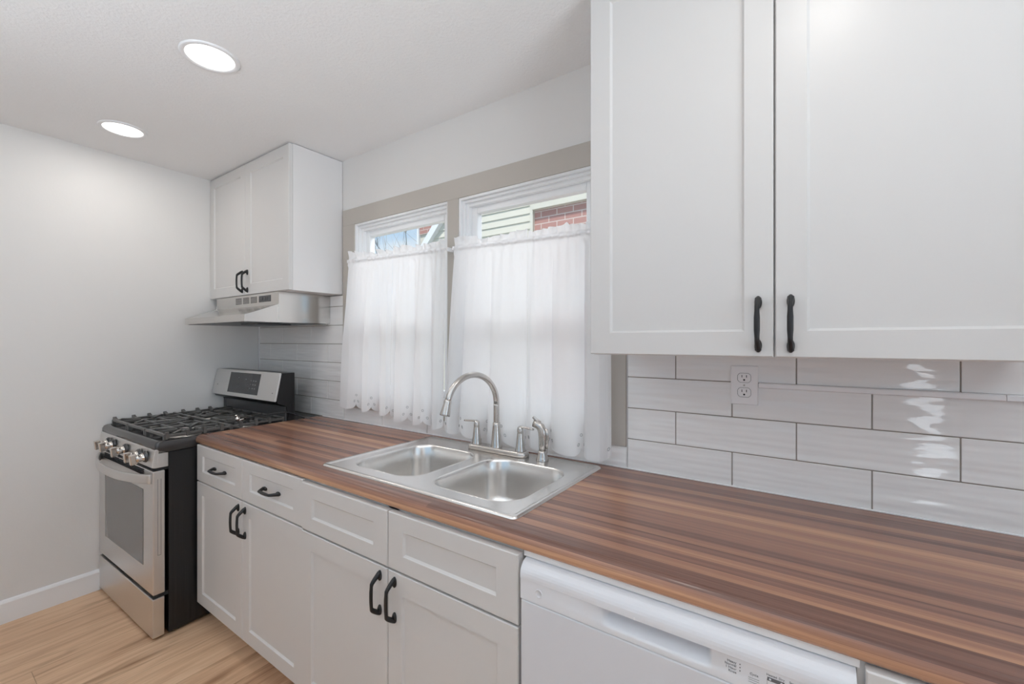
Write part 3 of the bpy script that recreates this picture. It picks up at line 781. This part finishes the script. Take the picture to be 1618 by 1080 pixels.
# backguard
bgp = [(.5655, 1.1580), (.569, 1.1600), (.638, 1.1600), (.640, .84), (.605, .84), (.600, .935), (.590, .975), (.545, .992), (.537, 1.004)]
MB().prism([(y + .004, z - .002) for y, z in bgp], 'x', -RW + .004, -.002).build('backguard', M['black_side'], gr)
bgo = [o for o in gr.children if o.name.startswith('backguard')][0]
def on_face(u, w_, out=0.0):                # u: x local, w_: 0 bottom - 1 top of the sloped face
    y = .5345 + (.5655 - .5345) * w_; z = 1.003 + (1.1595 - 1.003) * w_
    nrm = Vector((0, -(1.1595 - 1.003), (.5655 - .5345))).normalized()
    return Vector((u, y, z)) + nrm * out
def face_slab(x0, x1, w0, w1, o0, o1, bev=0.0):
    mb = MB(); vs = [mb.bm.verts.new(on_face(x, w_, o)) for o in (o0, o1) for x, w_ in ((x0, w0), (x1, w0), (x1, w1), (x0, w1))]
    for f in ((0, 1, 2, 3), (4, 5, 6, 7), (0, 1, 5, 4), (1, 2, 6, 5), (2, 3, 7, 6), (3, 0, 4, 7)): mb.bm.faces.new([vs[i] for i in f])
    if bev: 
        bmesh.ops.recalc_face_normals(mb.bm, faces=mb.bm.faces[:])
        bmesh.ops.bevel(mb.bm, geom=mb.bm.edges[:], offset=bev, segments=2, affect='EDGES')
    return mb
fp = face_slab(-RW, 0, 0, 1, -.004, .006, .003).build('control_face', M['steel'], bgo)
face_slab(-.556, -.196, .135, .905, .005, .0068).build('display', M['display'], fp, label='dark glass touch display')
for i, (u, w_) in enumerate([(-.045, .20), (-.045, .26), (-.048, .30), (-.705, .36), (-.700, .30)]):
    a = on_face(u, w_, .0063); b2 = on_face(u + .010, w_ + .035, .0063); c2 = on_face(u + .010, w_, .0063); d2 = on_face(u, w_ + .035, .0063)
    if i in (1, 3): MB().quad(a, c2, b2, d2).build('face_mark', M['mark'], fp)
for (u, w_) in [(-.30, .62), (-.27, .62), (-.245, .62), (-.30, .48), (-.27, .48), (-.245, .48), (-.30, .34), (-.27, .34), (-.245, .34), (-.33, .34), (-.33, .48), (-.45, .70), (-.45, .50), (-.45, .30), (-.43, .40), (-.36, .66)]:
    MB().quad(on_face(u, w_, .0070), on_face(u + .012, w_, .0070), on_face(u + .012, w_ + .03, .0070), on_face(u, w_ + .03, .0070)).build('display_symbol', M['mark'], fp)
k = MB(); k.box(-RW + .012, -.010, .5925, .604, .870, .968, .002); k.build('riser_panel', M['riser'], bgo)
k = MB(); k.box(-RW + .05, -.16, .5905, .6, .905, .917, .002); k.build('rear_vent', M['gap'], bgo)

# thin black cord with a bright end lying over the grates
cd = thing('cord', 'thin black cord with a shiny metal end lying across the stove grates', 'cord', (0.70, -0.30, 0.905))
org = (0.70, -0.30, 0.905)
ctl = [(0.7535, -0.125, 0.8945), (0.7475, -0.165, .915), (0.737, -0.215, .9375), (0.715, -0.265, .9385), (0.695, -0.32, .934), (0.69, -0.37, .930), (0.700, -0.42, .927), (0.708, -0.455, .926)]
def catmull(P, k=8):
    P = [Vector(p) for p in P]; out = []
    for i in range(len(P) - 1):
        p0, p1, p2, p3 = P[max(i - 1, 0)], P[i], P[i + 1], P[min(i + 2, len(P) - 1)]
        for j in range(k):
            t = j / k; out.append(.5 * ((2 * p1) + (p2 - p0) * t + (2 * p0 - 5 * p1 + 4 * p2 - p3) * t * t + (3 * p1 - p0 - 3 * p2 + p3) * t ** 3))
    out.append(P[-1]); return out
MB().tube(catmull(ctl), .0038, nseg=8).build('cable', M['cord'], cd, org)
k = MB(); k.tube([(.700, -.42, .929), (.708, -.455, .928)], .0065, nseg=10); k.lathe([(.010, 0), (.012, .003), (.012, .012), (.006, .014), (.006, .024), (.009, .026), (0, .030)], (.7085, -.457, .929), (-.1, -.3, .9), seg=14)
k.build('metal_end', M['chrome'], cd, org, label='shiny metal end')

# ------------------------------------------------------------ range hood
org = (0.45, -0.25, 1.44)
rh = thing('range_hood', 'stainless steel under-cabinet range hood with slanted canopy above the gas range', 'range hood', org)
HX0, HX1 = 0.066, 0.8275
b_ = MB()
b_.prism([(-.012, 1.4375), (-.012, 1.6015), (-.309, 1.6015), (-.309, 1.5335), (-.474, 1.4725), (-.478, 1.470), (-.478, 1.4365), (-.470, 1.4365), (-.470, 1.4375)], 'x', HX0, HX1)
bmesh.ops.bevel(b_.bm, geom=b_.bm.edges[:], offset=.0012, segments=2, affect='EDGES')
ho = b_.build('canopy', M['steel_hood'], rh, org)
u_ = MB(); u_.box(HX0 + .012, HX1 - .012, -.462, -.03, 1.4345, 1.4385); u_.box(HX0 + .45, HX1 - .12, -.36, -.18, 1.4265, 1.4350, .002)
u_.build('underside_filter', M['filter'], rh, org)
g_ = MB()
for j in range(3):
    for i in range(6): g_.box(.330 + j * .092, .330 + j * .092 + .074, -.3098, -.305, 1.5535 + i * .0062, 1.5565 + i * .0062)
g_.build('vent_grille', M['gap'], rh, org)
g_ = MB(); g_.box(.612, .742, -.3105, -.305, 1.553, 1.588, .001); so = g_.build('switch_panel', M['display'], rh, org)
for xa, xb in ((.632, .655), (.680, .692), (.702, .712)): MB().box(xa, xb, -.3125, -.309, 1.564, 1.580, .001).build('rocker_switch', M['enamel'], so, org)
g_ = MB(); g_.box(HX1 - .0005, HX1 + .0015, -.313, -.304, 1.4385, 1.529).build('seam_flange', M['steel_hood'], rh, org)

# ------------------------------------------------------------ dishwasher
org = (2.905, -0.35, 0)
dw = thing('dishwasher', 'white built-in dishwasher with a recessed handle under the countertop', 'dishwasher', org)
DX0, DX1, yW = 2.6035, 3.2075, -0.667
MB().box(DX0 + .004, DX1 - .004, yW + .05, -.06, .012, .826, .002).build('tub_body', M['tub'], dw, org)
d = MB(); d.box(DX0, DX1, yW, yW + .05, .118, .7505, .004); d.build('door_panel', M['white_enamel'], dw, org)
d = MB(); d.box(DX0 + .005, DX1 - .005, yW + .055, yW + .075, .0, .112, .002); d.build('kick_plate', M['white_enamel'], dw, org)
# control panel: curved top lip, recess cut into the face below it
d = MB(); bm = d.bm
lip = [(yW + .05, .7985), (yW - .0015, .7985)] + smooth_arc(yW + .0285, .806, .030, PI, PI / 2, 8) + [(yW + .05, .836)]
d.prism(lip, 'x', DX0, DX1, smooth=False)
# face with a recess: built as a grid so that the pocket is real
RX0, RX1, RZ0 = 2.800, 3.008, .7615
xs_ = [DX0] + [RX0 + (RX1 - RX0) * i / 40 for i in range(41)] + [DX1]
zs_ = [.7515 + (.7985 - .7515) * i / 16 for i in range(17)]
def pocket(x, z):
    if x <= RX0 or x >= RX1: return 0.0
    ex = min(1, (x - RX0) / .013, (RX1 - x) / .013); 
    fz = max(0, min(1, (z - RZ0) / .022)); fz = fz * fz * (3 - 2 * fz); ex = ex * ex * (3 - 2 * ex)
    return .034 * fz * ex
gv = [[bm.verts.new((x, yW + pocket(x, z), z)) for x in xs_] for z in zs_]
for j in range(len(zs_) - 1):
    for i in range(len(xs_) - 1):
        f = bm.faces.new((gv[j][i], gv[j][i + 1], gv[j + 1][i + 1], gv[j + 1][i])); f.smooth = True
d.box(DX0, DX1, yW + .036, yW + .05, .7515, .7985)
for xx in (DX0, DX1): d.quad((xx, yW, .7515), (xx, yW + .03, .7515), (xx, yW + .03, .7985), (xx, yW, .7985))
d.quad((DX0, yW, .7515), (DX1, yW, .7515), (DX1, yW + .03, .7515), (DX0, yW + .03, .7515))
cpd = d.build('control_panel', M['white_plastic'], dw, org)
k = MB(); k.box(2.868, 2.8705, yW - .0022, yW - .001, .7985, .8035); k.build('handle_tick', M['trim'], cpd, org)
k = MB()   # round raised maker's badge at the end of the panel
k.lathe([(.0095, 0), (.0095, .0010), (.0082, .0014), (.0078, .0006), (0, .0006)], (2.652, yW, .776), (0, -1, 0), seg=28)
k.build('round_badge', M['white_plastic'], cpd, org)
def text(body, x, z, size, y, mat, parent, org, align='LEFT'):
    cu = bpy.data.curves.new('lettering', 'FONT'); cu.body = body; cu.size = size; cu.align_x = align; cu.extrude = .0002
    ob = bpy.data.objects.new('lettering', cu); COL.objects.link(ob)
    dg = bpy.context.evaluated_depsgraph_get(); me = bpy.data.meshes.new_from_object(ob.evaluated_get(dg))
    bpy.data.objects.remove(ob)
    me.transform(Matrix.Translation(Vector((x, y, z)) - Vector(org)) @ Matrix.Rotation(PI / 2, 4, 'X'))
    me.materials.clear(); me.materials.append(mat)
    o2 = bpy.data.objects.new('lettering', me); COL.objects.link(o2); o2.parent = parent; return o2
yT = yW - .0004
for i, wd in enumerate(('Heavy', 'Normal', '1 Hour', 'Rinse')):
    text(wd, 3.046, .7873 - i * .0055, .0058, yT, M['mark'], cpd, org, 'RIGHT')
text('Cycle', 3.066, .7790, .0056, yT, M['mark'], cpd, org)
k = MB()
for i in range(3): k.box(3.0640, 3.0800, yT, yW + .001, .7738 - i * .0035, .7742 - i * .0035)
k.box(3.0910, 3.0914, yT, yW + .001, .758, .783)
for i in range(3): k.box(3.0505, 3.0522, yT, yW + .001, .7885 - i * .0055, .7902 - i * .0055)
k.build('panel_print', M['mark'], cpd, org)
text('Heated', 3.090, .7885, .0052, yT, M['mark'], cpd, org); text('Dry', 3.1075, .7885, .0052, yT, M['mark'], cpd, org)
k = MB(); k.box(3.0915, 3.1155, yT, yW + .001, .7805, .7863); k.build('button_bar', M['darkmark'], cpd, org)
for xx in (3.0955, 3.1115): MB().lathe([(.0017, 0), (.0017, .0003), (0, .0003)], (xx, yT, .7834), (0, -1, 0), seg=12).build('indicator_dot', M['white_plastic'], cpd, org)
text('Start', 3.122, .7885, .0052, yT, M['mark'], cpd, org); text('Reset', 3.140, .7885, .0052, yT, M['mark'], cpd, org)
# white filler strip between dishwasher and countertop
org = (2.9, -0.63, .84)
fs = MB().box(2.5985, 3.2125, -.6445, -.610, .8375, .8512, .001).build('filler_strip', M['trim'], None, org)
tag(fs, 'thin white filler strip between the dishwasher top and the countertop edge', 'trim strip')

# ------------------------------------------------------------ outlet and cord raceway
org = (2.983, -.0115, 1.204)
ol = thing('wall_outlet', 'white duplex electrical outlet on the tiled wall below the large wall cabinet', 'outlet', org)
pl = MB(); pl.box(2.9465, 3.0205, -.0165, -.0098, 1.1455, 1.2640, .0035, 3); po = pl.build('cover_plate', M['outlet'], ol, org)
for cz in (1.2270, 1.1830):
    r_ = MB(); pts = []
    for i in range(32):
        a = 2 * PI * i / 32; pts.append((2.9835 + max(-.0172, min(.0172, .0185 * math.cos(a))), cz + max(-.0135, min(.0135, .0165 * math.sin(a)))))
    r_.prism(pts, 'y', -.0178, -.015); ro = r_.build('receptacle', M['outlet'], ol, org)
    s_ = MB(); s_.box(2.9765, 2.9783, -.0181, -.0170, cz + .001, cz + .0085).box(2.9888, 2.9906, -.0181, -.0170, cz + .001, cz + .0085)
    s_.lathe([(.0026, 0), (.0026, .0006), (0, .0006)], (2.9835, -.0176, cz - .0062), (0, -1, 0), seg=14)
    s_.build('slot', M['gap'], ro, org)
    k = MB(); pp = [(p[0], -.0168, p[1]) for p in pts]
    k.sweep([(2.9835 + (x - 2.9835) * 1.04, y, cz + (z - cz) * 1.05) for x, y, z in pp], lambda t: (.0005, .0004), closed=True, up=Vector((0, -1, 0)), nseg=6)
    k.build('receptacle_outline', M['mark'], ro, org)
s_ = MB(); s_.lathe([(.0026, 0), (.0022, .0012), (0, .0014)], (2.9835, -.0163, 1.2048), (0, -1, 0), seg=14); s_.build('screw', M['alu'], po, org)
org = (3.3, -.015, 1.207)
rw = thing('cord_raceway', 'slim white cord raceway running along the tiles from the outlet', 'cable cover', org)
def raceway(xa, xb):
    k = MB(); k.prism([(-.0098, 1.1985), (-.020, 1.1985), (-.0225, 1.2010), (-.0225, 1.2115), (-.020, 1.2140), (-.0098, 1.2140)], 'x', xa, xb); return k
raceway(3.0225, 3.5205).build('channel', M['outlet'], rw, org)
raceway(3.5220, 4.2).build('channel', M['outlet'], rw, org)

# ------------------------------------------------------------ curtains on rods
def interp(tab, t):
    for (a, va_), (b2, vb_) in zip(tab, tab[1:]):
        if t <= b2: return va_ + (vb_ - va_) * (t - a) / (b2 - a)
    return tab[-1][1]
def curtain(label, xt0, xt1, xb0, xb1, zt0, zt1, zh0, zh1, seed, nf, ns, header=.034, yr=-.052):
    rg = random.Random(seed); nu, nv = 240, 60
    ph = [rg.uniform(0, 6.28) for _ in range(8)]; am = [rg.uniform(.6, 1.2) for _ in range(8)]
    hh = [rg.uniform(.55, 1.2) for _ in range(9)]
    def P(u, t):
        zt = zt0 + (zt1 - zt0) * u
        fr_ = (u * ns) % 1.0
        edge = min(1.0, u / .06, (1 - u) / .06)
        zh = zh0 + (zh1 - zh0) * u + .033 * (1 - math.sqrt(max(0, 1 - (2 * fr_ - 1) ** 2)))
        ru = u * 8; i0 = min(int(ru), 7); hs = hh[i0] + (hh[i0 + 1] - hh[i0]) * (ru - i0)
        if t < 0:                                   # ruffle above the rod
            k = -t; z = zt + header * k * hs + .004 * k * math.sin(2 * PI * nf * 2.3 * u + ph[2])
            y = yr - .0075 + .013 * k * (math.sin(2 * PI * nf * 2.3 * u + ph[0]) * am[0] + .6 * math.sin(2 * PI * nf * 3.9 * u + ph[1]))
            x = xt0 + (xt1 - xt0) * u + .004 * k * edge * math.sin(2 * PI * nf * 3.1 * u + ph[2])
            return Vector((x, y, z))
        z = zt + (zh - zt) * t
        w_ = t ** .75
        uu = u + .020 * math.sin(2 * PI * 2 * u + ph[5]) * t * edge
        x = (xt0 + (xt1 - xt0) * uu) * (1 - w_) + (xb0 + (xb1 - xb0) * uu) * w_
        pocket_ = math.exp(-((t - .012) / .014) ** 2)
        fine = .0038 * math.exp(-t * 4) * math.sin(2 * PI * nf * 3.3 * u + ph[3])
        w1 = abs(math.sin(PI * (nf * u + .09 * math.sin(2 * PI * 1.3 * u + ph[6])) + ph[4] + .25 * math.sin(2.2 * t + ph[6])))
        fold = -(2.1 * w1 ** .85 - 1.05) + .28 * am[1] * math.sin(2 * PI * nf * .83 * u + ph[7] + t)
        amp = .003 + .0185 * min(1, t * 1.6)
        y = yr - .0045 + fine * edge + fold * amp * edge - .007 * pocket_
        y = min(y, -.0255, -.0625 if t < .05 else 0)
        y = max(y, -.0765)
        x += .010 * t * edge * math.cos(2 * PI * nf * u + ph[4])
        return Vector((x, y, z))
    mb = MB(); bm = mb.bm
    ts = [-1, -.75, -.5, -.25, -.1] + [0, .006, .012, .018, .026, .04] + [.04 + .96 * (i + 1) / nv for i in range(nv)]
    rows = [[bm.verts.new(P(i / nu, t)) for i in range(nu + 1)] for t in ts]
    for a, b2 in zip(rows, rows[1:]):
        for i in range(nu):
            f = bm.faces.new((a[i], a[i + 1], b2[i + 1], b2[i])); f.smooth = True
    org = ((xt0 + xt1) / 2, yr, (zt0 + zt1) / 2)
    ob = mb.build('cafe_curtain', M['curtain'], None, org)
    tag(ob, label, 'curtain', 'white cafe curtains on the sink windows')
    for k in range(0, ns + 1):                       # embroidered eyelets at each cusp of the scalloped hem
        for du, dz in ((0, .048), (-.012, .032), (.012, .032)):
            u = k / ns + du / max(.2, (xb1 - xb0))
            if not .012 < u < .988: continue
            zh = zh0 + (zh1 - zh0) * u; zt = zt0 + (zt1 - zt0) * u
            t = 1 - dz / (zt - zh)
            c0 = P(u, t); tu = (P(u + .004, t) - P(u - .004, t)).normalized()
            ring = []
            for q in range(14):
                a = 2 * PI * q / 14; pnt = c0 + tu * (.0050 * math.cos(a)) + Vector((0, 0, .0050 * math.sin(a))) + Vector((0, -.0010, 0)); ring.append(pnt)
            em = MB(); em.sweep(ring, lambda t: (.0010, .0009), closed=True, up=Vector((0, -1, 0)), nseg=5)
            em.build('eyelet', M['eyelet'], ob, org)
    return ob
M['eyelet'] = base_mat('grey_eyelet_thread', (0.36, 0.36, 0.37), 0.8)
curtain('white cafe curtain panel nearest the range hood, half of the narrow far window', 1.078, 1.4374, 1.000, 1.4110, 1.780, 1.770, .975, .958, 11, 2.6, 3)
curtain('white cafe curtain panel on the far window beside the greige mullion', 1.438, 1.795, 1.4115, 1.778, 1.770, 1.760, .945, .930, 25, 3.0, 3)
curtain('wide white cafe curtain panel hanging behind the gooseneck faucet', 1.852, 2.2334, 1.786, 2.2294, 1.758, 1.744, .925, .912, 37, 2.5, 4)
curtain('white cafe curtain panel half hidden by the large wall cabinet, behind the side sprayer', 2.234, 2.575, 2.230, 2.578, 1.744, 1.735, .918, .915, 49, 2.8, 3)
def rod(label, xa, xb, za, zb):
    org = ((xa + xb) / 2, -.056, (za + zb) / 2)
    e = thing('curtain_rod', label, 'curtain rod', org, 0, 'curtain rods on the sink windows')
    MB().tube([(xa, -.056, za), (xb, -.056, zb)], .0048, nseg=12).build('rod', M['trim'], e, org)
    for x, z in ((xa, za), (xb, zb)): MB().box(x - .004, x + .004, -.062, -.0182, z - .009, z + .009, .002).build('bracket', M['trim'], e, org)
rod('white curtain rod across the narrow far window, threaded through two white panels', 1.066, 1.803, 1.7715, 1.7510)
rod('white curtain rod across the near window, running behind the large wall cabinet', 1.840, 2.588, 1.7495, 1.7260)

# ------------------------------------------------------------ recessed ceiling lights
NAMES = ('recessed ceiling light nearest the left wall', 'recessed ceiling light second from the left wall, in front of the hood cabinet',
         'recessed ceiling light farthest from the left wall, above the camera')
for (lx, ly), lb in zip(LIGHTS, NAMES):
    org = (lx, ly, CEIL)
    e = thing('recessed_light', lb, 'ceiling light', org, 0, 'recessed ceiling lights')
    k = MB(); k.lathe([(.093, 0), (.093, -.003), (.090, -.0055), (.080, -.006), (.0755, -.003), (.0745, -.001)], org, seg=48); k.build('trim_ring', M['trim'], e, org)
    k = MB(); k.lathe([(.0752, -.0015), (.0752, -.0025), (.05, -.0030), (0, -.0030)], org, seg=48); k.build('diffuser', M['lamp'], e, org)
    a = area_light('lamp', (0, 0, -.0068), (0, 0, 0), .15, .15, LAMP_POWER, (1.0, .955, .90), 'DISK'); a.parent = e

# ------------------------------------------------------------ outside the sink windows
def lap_wall(mb, poly_x0, poly_x1, y, z0, z1, edge=None):
    zz = z0; k = .095
    while zz < z1:
        top = min(zz + k, z1)
        xa = poly_x0 if edge is None else edge(zz); xb_ = poly_x0 if edge is None else edge(top)
        vs = [(xa, y - .016, zz), (poly_x1, y - .016, zz), (poly_x1, y - .002, top), (xb_, y - .002, top)]
        mb.quad(*vs); mb.quad((xa, y - .002, zz), (poly_x1, y - .002, zz), (poly_x1, y - .016, zz), (xa, y - .016, zz))
        zz += k
nh = thing('neighbor_house', 'cream sided neighbor house with red brick section, seen through the sink windows', 'house', (-0.5, 3.2, -0.4))
org = (-0.5, 3.2, -0.4)
k = MB()
def slope(z): return -1.1626 + (z - 3.0032) * 0.93
lap_wall(k, 0, 0.345, 3.0, 1.0, 4.4, lambda z: slope(z))
k.build('siding_wall', M['siding'], nh, org)
k = MB(); k.prism([(slope(1.0) - .10, 1.0), (slope(1.0) + .03, 1.0), (slope(4.4) + .03, 4.4), (slope(4.4) - .10, 4.4)], 'y', 2.92, 3.02); k.build('rake_board', M['trim'], nh, org)
k = MB(); k.box(.335, .375, 2.955, 3.02, -.4, 4.4); k.build('corner_board', M['siding'], nh, org)
k = MB(); k.box(.375, 3.6, 3.0, 3.3, -.4, 2.915); k.build('brick_wall', M['brick'], nh, org)
k = MB(); k.box(.375, 3.7, 2.93, 3.3, 2.915, 3.14, .004).box(.375, 3.7, 2.90, 3.3, 3.14, 4.4, .004); k.build('frieze_board', M['siding'], nh, org)
k = MB(); k.box(-3.2, 1.5, 4.5, 4.9, -.4, 3.42); k.build('rear_wall', M['siding'], nh, org)
k = MB(); k.box(-3.2, 1.5, 4.47, 4.9, 3.42, 5.0); k.build('rear_brick_wall', M['brick'], nh, org)
k = MB(); k.box(-3.235, -3.185, 4.44, 4.9, -.4, 5.0); k.build('corner_board', M['trim'], nh, org)
struct(MB().box(-30, 30, 0.2, 40, -.5, -.4).build('ground', M['ground']))
# bare tree far behind the house
tr_ = thing('bare_tree', 'leafless tree with thin grey branches against the sky outside the far window', 'tree', (-8.8, 9.0, -.4))
org = (-8.8, 9.0, -.4)
k = MB(); k.tube([(-8.8, 9, -.4), (-8.75, 9, 1.5), (-8.8, 9.05, 3.2)], lambda t: .16 - .08 * t, nseg=10); k.build('trunk', M['bark'], tr_, org)
k = MB(); rt = random.Random(5)
def branch(p, dvec, L, r, depth):
    pts = [p]; d_ = dvec.normalized()
    for i in range(6):
        d_ = (d_ + Vector((rt.uniform(-.22, .22), rt.uniform(-.15, .15), rt.uniform(-.10, .16)))).normalized(); pts.append(pts[-1] + d_ * L / 6)
    k.tube(pts, lambda t: r * (1 - .75 * t), nseg=5, cap=False)
    if depth:
        for j in range(4):
            q = pts[rt.randint(2, 6)]
            branch(q, (d_ + Vector((rt.uniform(-1, 1), rt.uniform(-.6, .6), rt.uniform(-.3, .8)))), L * .68, r * .5, depth - 1)
for i in range(8):
    branch(Vector((-8.8, 9.05, 2.4 + i * .14)), Vector((rt.uniform(-1, 1.3), rt.uniform(-.5, .5), rt.uniform(.15, .9))), 2.4, .035, 2)
k.build('branches', M['bark'], tr_, org)
